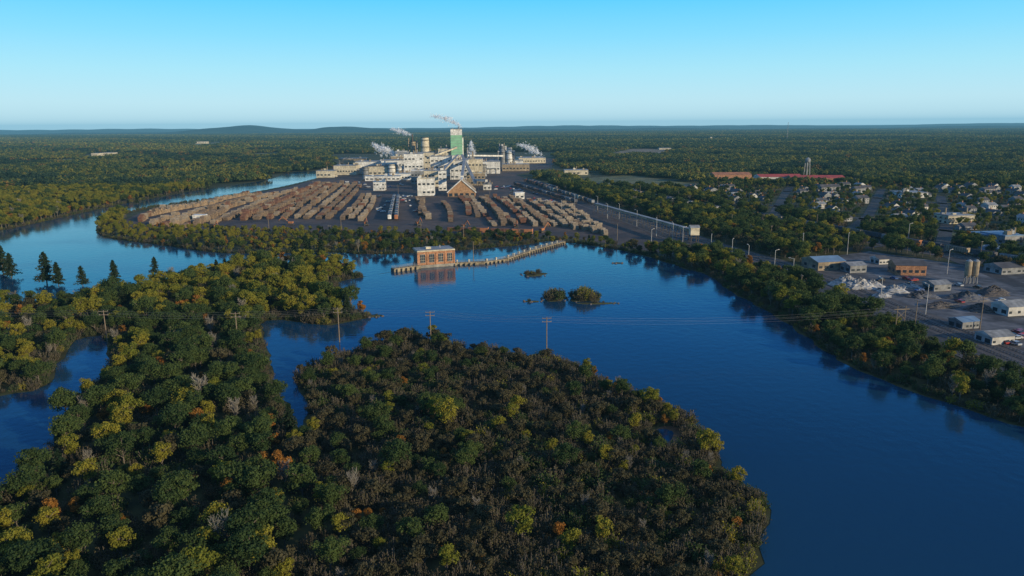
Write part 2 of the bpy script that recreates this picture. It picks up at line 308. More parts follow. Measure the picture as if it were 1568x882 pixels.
def scatter(name,pts,scl,idx,coll):
    n=len(pts); me=bpy.data.meshes.new(name); me.from_pydata([tuple(p) for p in pts],[],[])
    for nm,tp,val in (('scl','FLOAT',scl),('rz','FLOAT',rng.uniform(0,6.28,n)),('idx','INT',idx)):
        a=me.attributes.new(nm,tp,'POINT'); a.data.foreach_set('value',np.array(val,dtype=np.int32 if tp=='INT' else np.float32))
    o=put(name,me,(0,0,0)); g=bpy.data.node_groups.new(name,'GeometryNodeTree')
    g.interface.new_socket(name='Geometry',in_out='INPUT',socket_type='NodeSocketGeometry'); g.interface.new_socket(name='Geometry',in_out='OUTPUT',socket_type='NodeSocketGeometry')
    a=g.nodes.new('NodeGroupInput'); z=g.nodes.new('NodeGroupOutput'); ip=g.nodes.new('GeometryNodeInstanceOnPoints'); ci=g.nodes.new('GeometryNodeCollectionInfo')
    ci.inputs['Collection'].default_value=coll; ci.inputs['Separate Children'].default_value=True; ci.inputs['Reset Children'].default_value=True
    def na(nm,t):
        k=g.nodes.new('GeometryNodeInputNamedAttribute'); k.data_type=t; k.inputs['Name'].default_value=nm; return [s for s in k.outputs if s.enabled][0]
    cx=g.nodes.new('ShaderNodeCombineXYZ'); g.links.new(na('rz','FLOAT'),cx.inputs[2])
    ip.inputs['Pick Instance'].default_value=True
    g.links.new(a.outputs[0],ip.inputs['Points']); g.links.new(ci.outputs[0],ip.inputs['Instance']); g.links.new(na('idx','INT'),ip.inputs['Instance Index'])
    g.links.new(cx.outputs[0],ip.inputs['Rotation']); g.links.new(na('scl','FLOAT'),ip.inputs['Scale']); g.links.new(ip.outputs[0],z.inputs[0])
    md=o.modifiers.new('scatter','NODES'); md.node_group=g; return o
def grid(s,y0,y1,x0,x1):
    gx,gy=np.meshgrid(np.arange(x0,x1,s),np.arange(y0,y1,s)); X=gx.ravel()+rng.uniform(-.5,.5,gx.size)*s; Y=gy.ravel()+rng.uniform(-.5,.5,gx.size)*s
    return X,Y
def nz(X,Y,s,ph=0): 
    return (np.sin(X/s+ph)*np.cos(Y/s*1.3+ph*2)+np.sin((X+Y)/s*.6+ph*3)+np.sin((X*.5-Y)/s*1.7+ph)*.7)/2.7
def blocked(X,Y,m=0,ex=True):
    r=np.zeros(len(X),bool)
    for pl in WATERS+(EXCL if ex else []):
        for dx,dy in ((0,0),) if m==0 else ((m,0),(-m,0),(0,m),(0,-m)): r|=inside(pl,X+dx,Y+dy)
    return r
HP=[]
hx=poly([(1050,294),(1120,285),(1300,286),(1568,290),(1800,300),(1800,410),(1568,366),(1400,345),(1250,338),(1130,322)])
X,Y=grid(29,500,1500,100,1500); k=inside(hx,X,Y)&~blocked(X,Y,6); X,Y=X[k],Y[k]; k=rng.random(len(X))<.72; HP=list(zip(X[k],Y[k]))[:300]
ISL=smooth(poly([(450,552,5),(480,540,5),(560,514,5),(600,496,5),(655,498,5),(700,514,5),(870,535,5),(950,572,5),(1000,588,5),(1085,640,5),(1110,685,3),(1182,768),(1165,850),(1150,1200),(480,1200),(470,800),(468,660),(472,610,2)]),it=0)
Hx=np.array([h[0] for h in HP]); Hy=np.array([h[1] for h in HP])
X,Y=grid(5.6,75,1000,-900,1050)
k=(np.abs(X)<0.78*Y+60)&~blocked(X,Y,2.2)&~inside(ISL,X,Y); X,Y=X[k],Y[k]
k=np.array([np.min((Hx-x)**2+(Hy-y)**2)>110 for x,y in zip(X,Y)]); X,Y=X[k],Y[k]
town=inside(hx,X,Y); k=~(town&(rng.random(len(X))<.5)); X,Y=X[k],Y[k]
town=inside(hx,X,Y)
PEN=poly([(180,480),(200,400),(400,380),(560,380),(560,490),(400,495)]); LFB=(X<-150)&(Y>520); RB=(X>110)
pen=inside(PEN,X,Y)
nn=nz(X,Y,23); n2=nz(X,Y,9,1.3); n3=nz(X,Y,55,2.2); rr=rng.random(len(X))
idx=np.zeros(len(X),int); scl=np.zeros(len(X))
front=(Y>470)&(Y<620)&(X>-330)&(X<140)
for i in range(len(X)):
    py=.13+.16*(nn[i]>.15)+.12*(n2[i]>.3); po=.06; pb=.14+.2*(n3[i]>.35)
    if pen[i]: py+=.38; po=.08
    if LFB[i]: py+=.42; pb=.05
    if RB[i]: py+=.04
    if Y[i]<230: py=py*.55; po=.035
    if front[i]: po=.1; pb=.3
    r_=rr[i]
    if r_<py: idx[i]=R.choice(kY); s=R.uniform(.5,1.0)
    elif r_<py+po: idx[i]=R.choice(kO); s=R.uniform(.5,1.0)
    elif r_<py+po+pb: idx[i]=R.choice(kB+kBG+kS+kS); s=R.uniform(.9,1.5)
    elif r_<py+po+pb+.02: idx[i]=R.choice(kC); s=R.uniform(.45,.8)
    elif r_<py+po+pb+.05: idx[i]=kD[0]; s=R.uniform(.6,1)
    else: idx[i]=R.choice(kG); s=R.uniform(.45,1.1)
    if front[i]: s*=.6
    if town[i]: s*=.7
    if Y[i]<280: s*=.86
    scl[i]=s
scatter('mixed_woodland',np.stack([X,Y,np.zeros(len(X))],1),scl,idx,TC); n_near=len(X)
X,Y=grid(4.6,75,420,-400,330); k=(np.abs(X)<0.78*Y+60)&~blocked(X,Y,1.2)&~inside(ISL,X,Y); X,Y=X[k],Y[k]
scatter('woodland_understorey',np.stack([X,Y,np.zeros(len(X))],1),rng.uniform(.4,.95,len(X)),rng.choice(kB+kBG,len(X)),TC)
# island brush
X,Y=grid(2.9,75,330,-140,160); k=inside(ISL,X,Y)&~blocked(X,Y,1.0,False)&~(inside(marsh,X,Y)&(rng.random(len(X))<.8))
X,Y=X[k],Y[k]; nn=nz(X,Y,17,.5); idx=[];scl=[]; edge=blocked(X,Y,7,False)
for i in range(len(X)):
    left=X[i]<-5-0.12*(Y[i]-150); r_=R.random(); ed=.10 if edge[i] and X[i]>20 else 0
    if r_<(.06 if left else .02): idx.append(R.choice(kG)); scl.append(R.uniform(.35,.7))
    elif r_<(.085 if left else .032)+ed: idx.append(R.choice(kY)); scl.append(R.uniform(.32,.6))
    elif r_<(.095 if left else .036)+ed*1.5: idx.append(R.choice(kO)); scl.append(R.uniform(.28,.5))
    elif r_<.10+ed*2.5: idx.append(kBY[0]); scl.append(R.uniform(.5,.95))
    elif r_<.27: idx.append(R.choice(kS)); scl.append(R.uniform(.55,1.0))
    elif nn[i]>.2 and r_<.6: idx.append(R.choice(kBG)); scl.append(R.uniform(.5,1.0))
    elif r_>.985: idx.append(kD[0]); scl.append(R.uniform(.35,.5))
    else: idx.append(R.choice(kB)); scl.append(R.uniform(.45,1.0))
scatter('island_brush',np.stack([X,Y,np.zeros(len(X))],1),scl,idx,TC); n_isl=len(X)
# shoreline shrubs
pts=[];idx=[];scl=[]
dA=np.array(P(862,371)); dB=np.array(P(603,416))
for pl in (wm,wl,wc):
    for i in range(len(pl)):
        a=pl[i];b_=pl[(i+1)%len(pl)]; d=b_-a; L_=np.hypot(*d); 
        if L_<.5: continue
        nrm=np.array([-d[1],d[0]])/L_
        for k in range(int(L_/2.6)+1):
            p=a+d*min(1,(k*2.6)/L_)
            if p[1]>900 or p[1]<80 or abs(p[0])>.8*p[1]+40: continue
            t_=np.dot(p-dB,dA-dB)/np.dot(dA-dB,dA-dB)
            if 0<t_<1 and np.hypot(*(p-dB-t_*(dA-dB)))<8: continue
            for sg in (1,-1):
                q=p+nrm*sg*R.uniform(1.2,3)
                if not blocked(np.array([q[0]]),np.array([q[1]]),0,False)[0]:
                    pts.append((q[0],q[1],-.2)); idx.append(R.choice(kB+kBG+kBG+kBY)); scl.append(R.uniform(.25,.8)); break
scatter('shoreline_shrubs',pts,scl,idx,TC)
# distant patches
MILLX=poly([(500,272),(500,236),(860,232),(860,262),(800,275)])
def farpts(s,y0,y1,mg,extra=[]):
    X,Y=grid(s,y0,y1,-.85*y1,.85*y1); k=(np.abs(X)<.8*Y+100)&~blocked(X,Y,mg); 
    for q in extra: k&=~inside(q,X,Y)
    return X[k],Y[k]
X,Y=farpts(29,985,2700,20,[MILLX]); nA=nz(X,Y,140,.7); nB=nz(X,Y,60,2.1)
kk=~(((nA>.62)&(X<-300))|(inside(hx,X,Y)&(rng.random(len(X))<.65))|(rng.random(len(X))<.05)); X,Y,nA,nB=X[kk],Y[kk],nA[kk],nB[kk]
ix=np.where(nB+nA*.6+(X<-200)*.35>.22,2,np.where(nB<-.38,4,0))+rng.integers(0,2,len(X))
sc_=rng.uniform(.6,1.15,len(X))*np.where(inside(hx,X,Y),.65,1)
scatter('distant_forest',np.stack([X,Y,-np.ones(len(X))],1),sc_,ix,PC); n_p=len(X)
X,Y=farpts(85,2650,10000,30); nA=nz(X,Y,600,.3); nB=nz(X,Y*1.0,230,1.1); kk=~((nA>.7)|(rng.random(len(X))<.05)); X,Y,nA,nB=X[kk],Y[kk],nA[kk],nB[kk]
ix=np.where(nB>.3,1,np.where(nB<-.3,2,np.where(nA>.2,3,0)))
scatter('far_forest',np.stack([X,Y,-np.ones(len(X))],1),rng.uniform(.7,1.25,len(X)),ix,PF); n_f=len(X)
print('COUNTS',n_near,n_isl,len(pts),n_p,n_f,len(HP))
# hills
def ridge(name,y,prof,m,depth=2500,na=260,nb=10):
    V=[];Fc=[]
    xs=np.linspace(-y*1.1,y*1.1,na)
    for j in range(nb):
        f=j/(nb-1); e_=math.sin(f*math.pi)
        for i,x in enumerate(xs):
            V.append((x,y+(f-.5)*depth,max(0.0,e_**.7*prof(x)*(1+.08*math.sin(x/130+j)))-1))
    for j in range(nb-1):
        for i in range(na-1): a=j*na+i; Fc.append((a,a+1,a+na+1,a+na))
    me=bpy.data.meshes.new(name); me.from_pydata(V,[],Fc); me.materials.append(m); me.update(); return put(name,me,(0,0,0))
HM=mat('hill_forest_hazed',(0.04,0.075,0.06),scale=0.004,c2=(0.025,0.055,0.05),spec=0.05,detail=8)  # forest colour shifted towards blue, with distance haze mixed in
def xat(u,y): d=ray(u,194); return d.x/d.y*y
def bump(x,c,w_,h): return h*math.exp(-((x-c)/w_)**2)
Y1=10500
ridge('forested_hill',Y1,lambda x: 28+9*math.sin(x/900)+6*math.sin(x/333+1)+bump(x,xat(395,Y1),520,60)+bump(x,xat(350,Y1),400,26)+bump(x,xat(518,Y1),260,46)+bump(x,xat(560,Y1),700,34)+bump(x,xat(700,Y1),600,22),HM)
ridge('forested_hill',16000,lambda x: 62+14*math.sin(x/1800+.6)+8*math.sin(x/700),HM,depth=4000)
HZ=bpy.data.materials.new('air_haze_glow'); HZ.use_nodes=True; n=HZ.node_tree.nodes; l=HZ.node_tree.links; n.remove(n['Principled BSDF'])
va=n.new('ShaderNodeVolumeAbsorption'); va.inputs['Color'].default_value=(0,0,0,1); va.inputs['Density'].default_value=1/30000
em=n.new('ShaderNodeEmission'); em.inputs['Color'].default_value=(0.17,0.44,0.62,1); em.inputs['Strength'].default_value=1/30000  # haze volume glows evenly, standing in for sunlight scattered by the air
ad=n.new('ShaderNodeAddShader'); l.new(va.outputs[0],ad.inputs[0]); l.new(em.outputs[0],ad.inputs[1]); l.new(ad.outputs[0],n['Material Output'].inputs['Volume'])
mb=MB(); mb.box(-30000,30000,-2000,30000,-20,240,0); mb.obj('haze_layer',[HZ])
# ------------------------------------------------------------------ individual trees
for (u,v,s,k_) in [(72,434,1.1,0),(90,438,.85,1),(127,438,.7,0),(176,432,.8,1),(238,420,.65,0),(470,397,1.0,1),(492,399,.9,0),(452,400,.8,0),(5,418,1.1,1),(210,312,.7,0),(18,425,.9,0)]:
    x,y=P(u,v); put('pine_tree',kinds[kC[k_]],(x,y,0),R.uniform(0,6),s)
for (u,v,s,kk_) in [(992,632,.7,kY),(1080,705,.75,kY),(685,665,.85,kY),(605,735,.85,kG),(665,650,.7,kY),(432,735,.9,kO),(404,732,.8,kO),(682,712,.5,kO),(800,840,.8,kY),(855,830,.55,kO),(1068,412,.95,kG),(245,575,.75,kO),(415,665,.7,kO),(612,700,.65,kO),(310,630,1.1,kD),(340,860,1.0,kD),(1413,560,.5,kO),(520,700,.6,kG),(190,670,.8,kY),(540,765,.7,kD),(895,790,.5,kD),(1010,695,.45,kG),(30,875,.8,kY),(405,880,.8,kY),(715,690,.5,kY),(160,650,.6,kO),(900,690,.45,kY),(780,760,.45,kG)]:
    x,y=P(u,v); nm={id(kY):'yellowing_tree',id(kO):'orange_tree',id(kG):'green_tree',id(kD):'bare_tree'}[id(kk_)]; put(nm,kinds[R.choice(kk_)],(x,y,0),R.uniform(0,6),s)
RKM=mat('shore_rock',(0.12,0.1,0.09))
def islet(u,v,rx,ry,shrubs,hs=1.0):
    x,y=P(u,v); mb=MB(); n_=22; rg=[(1,-.2),(.8,.25),(.5,.45),(0.05,.5)]
    for f,z_ in rg:
        for i in range(n_):
            a=2*math.pi*i/n_; q=f*(1+.18*math.sin(3*a+u)+.1*math.sin(5*a)); mb.V.append((rx*q*math.cos(a),ry*q*math.sin(a),z_))
    for j in range(3):
        for i in range(n_): k=(i+1)%n_; mb.F.append((j*n_+i,j*n_+k,(j+1)*n_+k,(j+1)*n_+i)); mb.M.append(0)
    root=mb.obj('islet',[gm],(x,y,0))
    for i in range(shrubs):
        a=R.uniform(0,6.28); q=math.sqrt(R.random())*.7
        put('shrub_part',kinds[R.choice(kB+kBG+kBG+kBY)],(rx*q*math.cos(a),ry*q*math.sin(a),0.1),R.uniform(0,6),R.uniform(.9,1.5)*hs*(1.15-q*.6),parent=root)
    for i in range(7):
        a=R.uniform(0,6.28); rb=MB(); rb.cyl(0,0,-.3,R.uniform(.3,.7),R.uniform(.5,1),R.uniform(.2,.5),6); rb.obj('rock',[RKM],(rx*1.05*math.cos(a),ry*1.1*math.sin(a),0),parent=root)
islet(849,458,6,5.5,18); islet(895,458,8,6.5,24,1.05); islet(818,420,7,7,10,.5); islet(912,465,10,1.5,2,.4); islet(572,484,4,2.5,1,.3); islet(945,403,3,1.5,0); islet(815,462,4,1,1,.3)
# ------------------------------------------------------------------ dam and powerhouse
def damseg(a,b_,zt=1.5,wd=3.2,gate=True):
    A=Vector(P(*a)); Bv=Vector(P(*b_)); dv=(Bv-A); DL=dv.length; an=math.atan2(dv.y,dv.x)
    mb=MB(); mb.box(-.8,DL+.8,-wd/2,wd/2,-1,zt,0)
    for i in range(int(DL/3)):
        x=i*3+.6; mb.box(x,x+.55,-wd/2-1.6,-wd/2-.003,-1,zt-.3,0)
    for yy in (-wd/2+.15,wd/2-.15):
        for i in range(int(DL/2.5)): mb.box(i*2.5,i*2.5+.1,yy-.05,yy+.05,zt,zt+1.1,2)
        for zz in (.55,1.05): mb.box(-.8,DL+.8,yy-.04,yy+.04,zt+zz,zt+zz+.08,2)
    if gate:
        for i in range(int(DL/7)):
            x=i*7+2; mb.box(x,x+.8,-.6,.6,zt+.002,zt+1.6,3)
    o=mb.obj('part',[TCON,STEEL,LGREY,CREAM],(A.x,A.y,0),an,parent=DAM); return an
DAM=empty('river_dam')
damseg((603,416),(640,411),2.0,4,False); damseg((694,406),(740,404),1.5); damseg((740,404),(775,399),1.3); damseg((775,399),(808,388),1.5); damseg((808,388),(862,373),1.7)
PX,PY=P(663,409); pw=21.5; pd=12; ph=9.4
ps=empty('brick_powerhouse',(PX,PY+6,0)); ps.rotation_euler=(0,0,math.radians(20))
mb=MB(); mb.box(-pw/2-.5,pw/2+.5,-pd/2-.5,pd/2+.5,-1,1.6,0); mb.obj('foundation',[GREY],parent=ps)
mb=MB(); mb.box(-pw/2,pw/2,-pd/2,pd/2,1.6,ph,0)
for i in range(5): x=-pw/2+i*(pw/4); mb.box(x-.5,x+.5,-pd/2-.25,-pd/2-.003,1.6,ph-.01,0)
mb.obj('walls',[BRICK],parent=ps)
mb=MB(); mb.box(-pw/2-.5,pw/2+.5,-pd/2-.5,pd/2+.5,ph,ph+.7,0); mb.box(-pw/2-.2,pw/2+.2,-pd/2-.2,pd/2+.2,ph+.7,ph+.9,1); mb.box(-5,-2,-2,1,ph+.9,ph+2,0); mb.cyl(4,1,ph+.9,ph+2.4,.4,.4,8,1); mb.obj('roof_and_cornice',[CREAM,LGREY],parent=ps)
mb=MB()
for i in range(4):
    x=-pw/2+(i+.5)*pw/4; mb.box(x-1.5,x+1.5,-pd/2-.06,-pd/2-.002,3.2,7.6,0)
    for q in (-.5,.5): mb.box(x+q-.05,x+q+.05,-pd/2-.1,-pd/2-.062,3.2,7.6,1)
    for q in (4.4,5.9): mb.box(x-1.5,x+1.5,-pd/2-.14,-pd/2-.102,q,q+.1,1)
    mb.box(x-1.6,x+1.6,-pd/2-.2,-pd/2-.002,2.9,3.19,2); mb.box(x-1.6,x+1.6,-pd/2-.14,-pd/2-.002,7.61,7.95,2)
for i in range(3): y=-pd/2+(i+.5)*pd/3; mb.box(-pw/2-.06,-pw/2-.002,y-1,y+1,3.2,7.4,0)
mb.obj('windows',[GLASS,CREAM,GREY],parent=ps)
# ------------------------------------------------------------------ log piles
def logmod(i):
    mb=MB(); L_=12; step=.78; wd=R.choice([2.4,2.7]); bm=LBK[i%3]
    for k in range(int(L_/step)):
        y=k*step+.4; hh=R.uniform(.8,1.1)*(5.4+R.uniform(-.6,.6)+1.0*math.sin(k*.6+i)); z_=.4
        while z_<hh:
            j=R.uniform(-.35,.35); r_=R.uniform(.28,.42); b_=len(mb.V)
            for xx in (-wd+j,wd+j):
                for q in range(6): a=q*math.pi/3; mb.V.append((xx,y+r_*math.cos(a)+R.uniform(-.02,.02),z_+r_*math.sin(a)))
            for q in range(6): q2=(q+1)%6; mb.F.append((b_+q,b_+q2,b_+6+q2,b_+6+q)); mb.M.append(0)
            mb.F.append(tuple(b_+5-q for q in range(6))); mb.M.append(1); mb.F.append(tuple(b_+6+q for q in range(6))); mb.M.append(1)
            z_+=.68
    return mb.mesh('log_stack',[bm,LEND])
LM=[logmod(i) for i in range(12)]
rows=[((345,338),(478,287),0),((325,343),(455,290),2),((372,338),(488,284),1),((392,337),(497,283),0),((412,336),(505,282),1),((434,336),(514,282),0),((455,335),(524,282),0),((468,336),(534,282),2),((488,336),(545,281),0),((502,336),(552,284),0),((524,337),(556,300),0),((538,336),(565,300),2),((552,339),(573,301),2),
((645,330),(638,305),0),((656,336),(648,308),0),((690,340),(678,312),0),((718,330),(704,304),1),((732,333),(713,304),0),((757,347),(722,304),2),((772,346),(733,303),0),((790,347),(745,303),0),((804,346),(756,303),1),((820,347),(768,303),2),((836,347),(781,304),0),((851,347),(795,306),2),((866,348),(808,308),2),((882,352),(823,310),2),((897,353),(836,311),2),((912,357),(849,312),2),((928,361),(862,315),2),
((232,345),(275,330),2),((250,350),(310,330),2),((280,350),(330,325),2),((225,332),(330,312),2),((240,326),(340,308),2),((262,322),(380,298),2),((300,346),(350,318),0),((215,340),(255,322),2),((265,342),(320,320),2),((310,328),(400,300),0),((340,322),(425,297),2)]
for a,b_,c in rows:
    a=Vector(P(*a)); b_=Vector(P(*b_)); d=b_-a; n_=max(1,int(d.length/12.2)); ang=math.atan2(d.y,d.x)-math.pi/2
    root=empty('log_pile',(a.x,a.y,.1)); wrow=R.uniform(.72,.98); hrow=R.uniform(.6,1.0); bow=R.uniform(-4,4)
    for k in range(n_):
        if R.random()<.08: continue
        p=d*(k/n_)+Vector((math.cos(ang),math.sin(ang)))*bow*math.sin(math.pi*k/n_); cc=c if R.random()<.7 else R.randrange(3)
        put('log_stack',LM[cc+3*R.randrange(4)],(p.x,p.y,0),ang+R.uniform(-.03,.03),(wrow*R.uniform(.85,1.15),1,hrow*R.uniform(.6,1.1)),parent=root)
# ------------------------------------------------------------------ mill
def bld(name,ua,ub,vt,vb,depth,wall,roof=None,rows_=2,cols=6,rz=0.0,gab=0,par=True,stuff=3,band=None):
    x0_,y_=P((ua+ub)/2,vb); wd=(ub-ua)/F*y_/ fw.y*1.0; h=max(3,HT((ua+ub)/2,vt,y_)); roof=roof or LGREY
    mb=MB(); mb.box(-wd/2,wd/2,0,depth,0,h,0)
    if gab: mb.gable(-wd/2-.5,wd/2+.5,-.5,depth+.5,h+.02,gab,1,0,axis='x')
    elif par:
        mb.box(-wd/2-.3,wd/2+.3,-.3,depth+.3,h,h+.8,1)
        for i in range(stuff):
            x=R.uniform(-wd*.4,wd*.4); y=R.uniform(depth*.15,depth*.8); s=R.uniform(1,2.2); mb.box(x-s,x+s,y-s,y+s,h+.8,h+.8+R.uniform(1,3.5),R.choice((0,3,1)))
            if R.random()<.5: mb.cyl(x+s*2,y,h+.8,h+R.uniform(3,7),.7,.7,8,3)
    for r_ in range(rows_):
        z_=h*(r_+.45)/(rows_+.1)
        for c in range(cols):
            if R.random()<.15: continue
            x=-wd/2+(c+.5)*wd/cols; q=wd/cols*.3; hh=min(2.2,h/rows_*.28); mb.box(x-q,x+q,-.08,-.003,z_-hh/2,z_+hh/2,2)
        nc=max(2,int(depth/6))
        for c in range(nc):
            for sx_ in (-1,1):
                y=(c+.5)*depth/nc; xa=sx_*wd/2; mb.box(min(xa+sx_*.003,xa+sx_*.08),max(xa+sx_*.003,xa+sx_*.08),y-1.2,y+1.2,z_-.8,z_+.8,2)
    return mb.obj(name,[wall,roof,GLASS,TANM],(x0_,y_,.1),rz)
x_,y_=P(700,262); wd=17/F*y_; h=HT(700,198,y_); 
mb=MB(); mb.box(-wd/2,wd/2,0,20,0,h*.38,0); mb.box(-wd/2-.2,wd/2+.2,-.2,20.2,h*.38,h*.86,1); mb.box(-wd/2,wd/2,0,20,h*.86,h,0); mb.box(-wd/2-.6,wd/2+.6,-.6,20.6,h,h+.8,2)
mb.cyl(wd*.25,10,h+.8,h+5,1.2,1.1,12,2); mb.box(wd/2+.2,wd/2+2.4,3,9,0,h*.8,0); mb.cyl(-wd*.3,6,h+.8,h+3,.7,.7,8,2)
for i in range(7): mb.box(-wd/2-.32,wd/2+.32,-.32,-.21,h*(.38+.48*i/7),h*(.38+.48*i/7)+.4,2)
for i in range(5): mb.box(-wd*.35,-wd*.1,-.12,-.003,h*.065*(i+.6),h*.065*(i+.6)+2,3); mb.box(wd*.1,wd*.35,-.12,-.003,h*.065*(i+.6),h*.065*(i+.6)+2,3)
mb.obj('green_boiler_house',[WHITE,GREEN,LGREY,GLASS],(x_,y_,.1),math.radians(6))
def stk(name,u,vt,vb,wpx,m):
    x,y=P(u,vb); h=HT(u,vt,y); r=wpx/F*y/2; mb=MB(); mb.cyl(0,0,0,h,r*1.12,r*.9,18,0); mb.cyl(0,0,h,h+.8,r*.98,r*.98,18,1)
    for k in (.4,.7,.92): mb.cyl(0,0,h*k,h*k+.8,r*1.12,r*1.12,18,1)
    mb.box(r*1.05,r*1.05+.5,-.3,.3,0,h*.95,1)
    return mb.obj(name,[m,STEEL],(x,y,.1))
stk('smokestack',627,212,258,2.2,TANM); stk('smokestack',633,206,258,2.6,STEEL); stk('smokestack',640,216,258,2.2,LGREY); stk('digester_tower',652,211,258,13,CREAM); stk('digester_tower',634,217,258,8,TANM)
stk('smokestack',684,222,258,2.5,LGREY); stk('smokestack',716,226,258,2.5,LGREY); stk('storage_silo',770,224,256,8,LGREY); stk('storage_silo',780,226,256,9,WHITE); stk('smokestack',765,220,256,2,LGREY)
stk('storage_tank',600,252,272,11,WHITE); stk('storage_tank',545,250,266,10,CREAM); stk('storage_tank',740,252,270,10,LGREY); stk('smokestack',604,240,262,1.6,LGREY); stk('smokestack',724,232,262,2.2,TANM)
stk('storage_tank',560,256,274,9,LGREY); stk('storage_tank',612,256,275,8,WHITE); stk('smokestack',668,228,262,1.6,STEEL); stk('smokestack',676,224,262,1.6,LGREY)
B_=bld
B_('mill_building',512,545,254,268,30,CREAM,LGREY,1,8); B_('mill_building',545,585,248,266,40,WHITE,LGREY,1,8); B_('mill_building',565,605,255,272,30,CREAM,DGREY,1,6)
B_('mill_building',520,560,243,256,30,TANM,LGREY,1,6); B_('mill_building',585,625,246,268,35,WHITE,LGREY,2,8); B_('mill_building',600,640,240,262,35,TANM,CREAM,2,7)
B_('mill_building',620,648,236,272,30,WHITE,LGREY,3,5,.08); B_('mill_building',640,672,234,262,35,CREAM,LGREY,3,6); B_('mill_building',660,692,240,270,30,WHITE,LGREY,3,5,.05)
B_('mill_building',672,690,228,262,25,CREAM,LGREY,4,3); B_('mill_building',690,716,246,275,25,WHITE,LGREY,3,4); B_('mill_building',712,738,244,272,30,CREAM,LGREY,2,5)
B_('mill_building',735,765,248,266,30,WHITE,LGREY,1,6); B_('silo_house',763,788,232,256,22,LGREY,WHITE,3,4); B_('silo_house',767,776,224,255,12,WHITE,LGREY,3,2)
B_('warehouse',750,800,246,256,30,WHITE,LGREY,1,10); B_('warehouse',795,835,242,250,60,CREAM,LGREY,1,10,.12); B_('warehouse',770,810,252,262,25,TANM,LGREY,1,8)
B_('mill_building',640,666,274,300,20,WHITE,CREAM,2,4,.1); B_('mill_building',650,672,262,286,22,CREAM,LGREY,2,4); B_('mill_building',630,650,262,282,20,LGREY,WHITE,2,4)
B_('yard_office',572,589,279,292,12,WHITE,BLUER,2,4); B_('yard_office',606,628,266,276,15,WHITE,BLUER,1,5); B_('yard_shed',789,803,296,305,10,WHITE,WHITE,1,2,.2,stuff=0)
B_('yard_shed',296,313,331,340,8,WHITE,WHITE,1,2,.1,stuff=0); B_('mill_building',560,612,270,277,14,WHITE,BLUER,1,8); B_('mill_building',485,512,262,272,20,CREAM,LGREY,1,5); B_('mill_building',715,742,266,284,20,TANM,CREAM,2,5)
B_('mill_building',740,752,283,291,10,WHITE,LGREY,1,2); B_('mill_building',440,462,246,252,20,LGREY,WHITE,1,6); B_('mill_building',606,622,232,250,20,LGREY,WHITE,2,3); B_('mill_building',672,684,262,292,14,WHITE,LGREY,4,2,.1)
x_,y_=P(707,301); mb=MB(); W_=42/F*y_
mb.box(-W_/2,W_/2,0,50,0,5,0); mb.gable(-W_/2,W_/2,.2,50,5.02,14,1,0,axis='y')
for s in (-1,1): mb.beam((s*(W_/2+1),-.3,4.5),(0,-.3,19.4),1.0,1.0,2)
mb.beam((0,2,18.8),(0,60,19),2.2,1.4,2)
for i in range(5): mb.box(-W_/2+W_/5*i+1.2,-W_/2+W_/5*(i+1)-1.2,-.1,-.003,.3,3.8,3)
mb.obj('chip_storage_shed',[BROWN,TANM,WHITE,GLASS],(x_,y_,.1),.04)
def conv(a,b_,za,zb,w_=3.2,m=WHITE):
    a=Vector((*P(*a),za)); b_=Vector((*P(*b_),zb)); mb=MB(); mb.beam(a,b_,w_,2.6,0); 
    mb.beam(a+Vector((0,0,1.5)),b_+Vector((0,0,1.5)),w_+.4,.3,1)
    for k in range(1,5):
        p=a.lerp(b_,k/5); 
        for s in (-1.2,1.2): mb.beam((p.x+s*1.4,p.y,0),(p.x+s*.6,p.y,p.z-1.4),.4,.4,2)
    mb.obj('conveyor_gallery',[m,LGREY,STEEL])
conv((708,270),(728,292),34,10,3.4); conv((702,270),(676,288),34,20,3.4,CREAM); conv((700,265),(655,268),44,28,3.4,CREAM); conv((716,262),(770,258),28,24,3); conv((712,276),(708,296),30,20,3.4,WHITE); conv((600,262),(640,262),16,30,3,CREAM); conv((728,290),(745,294),12,14,3,WHITE)
mb=MB(); a=Vector((*P(520,268),9)); b_=Vector((*P(760,266),9))
for q in (0,1.2,2.4): mb.beam(a+Vector((0,q,q*.4)),b_+Vector((0,q,q*.4)),.9,.9,0)
for k in range(30): p=a.lerp(b_,k/29); mb.beam((p.x,p.y,0),(p.x,p.y,9),.6,.6,1)
mb.obj('pipe_rack',[LGREY,STEEL])
SM=bpy.data.materials.new('steam'); SM.use_nodes=True; n=SM.node_tree.nodes; l=SM.node_tree.links; n.remove(n['Principled BSDF'])
df=n.new('ShaderNodeBsdfDiffuse'); df.inputs[0].default_value=(.95,.95,.95,1); tl=n.new('ShaderNodeBsdfTranslucent'); tl.inputs[0].default_value=(.95,.95,.95,1); m1=n.new('ShaderNodeMixShader'); l.new(df.outputs[0],m1.inputs[1]); l.new(tl.outputs[0],m1.inputs[2])
tp=n.new('ShaderNodeBsdfTransparent'); m2=n.new('ShaderNodeMixShader'); m2.inputs[0].default_value=.34; l.new(tp.outputs[0],m2.inputs[1]); l.new(m1.outputs[0],m2.inputs[2]); l.new(m2.outputs[0],n['Material Output'].inputs[0])
def plume(pts,rads,n_=480):
    P_=[Vector(p) for p in pts]; c=[];r_=[]
    for i in range(n_):
        t_=rng.random()**.85*(len(P_)-1); k=min(int(t_),len(P_)-2); f=t_-k; r=rads[k]*(1-f)+rads[k+1]*f; w_=1+.35*math.sin(t_*9)
        c.append(np.array(P_[k].lerp(P_[k+1],f))+rng.normal(0,r*.42*w_,3)); r_.append(r*rng.uniform(.18,.42))
    v,f=quads(np.array(c),rng.normal(size=(n_,3)),np.array(r_)); me=mkmesh('steam_plume',[(v,f,0)],[SM]); put('steam_plume',me,(0,0,0))
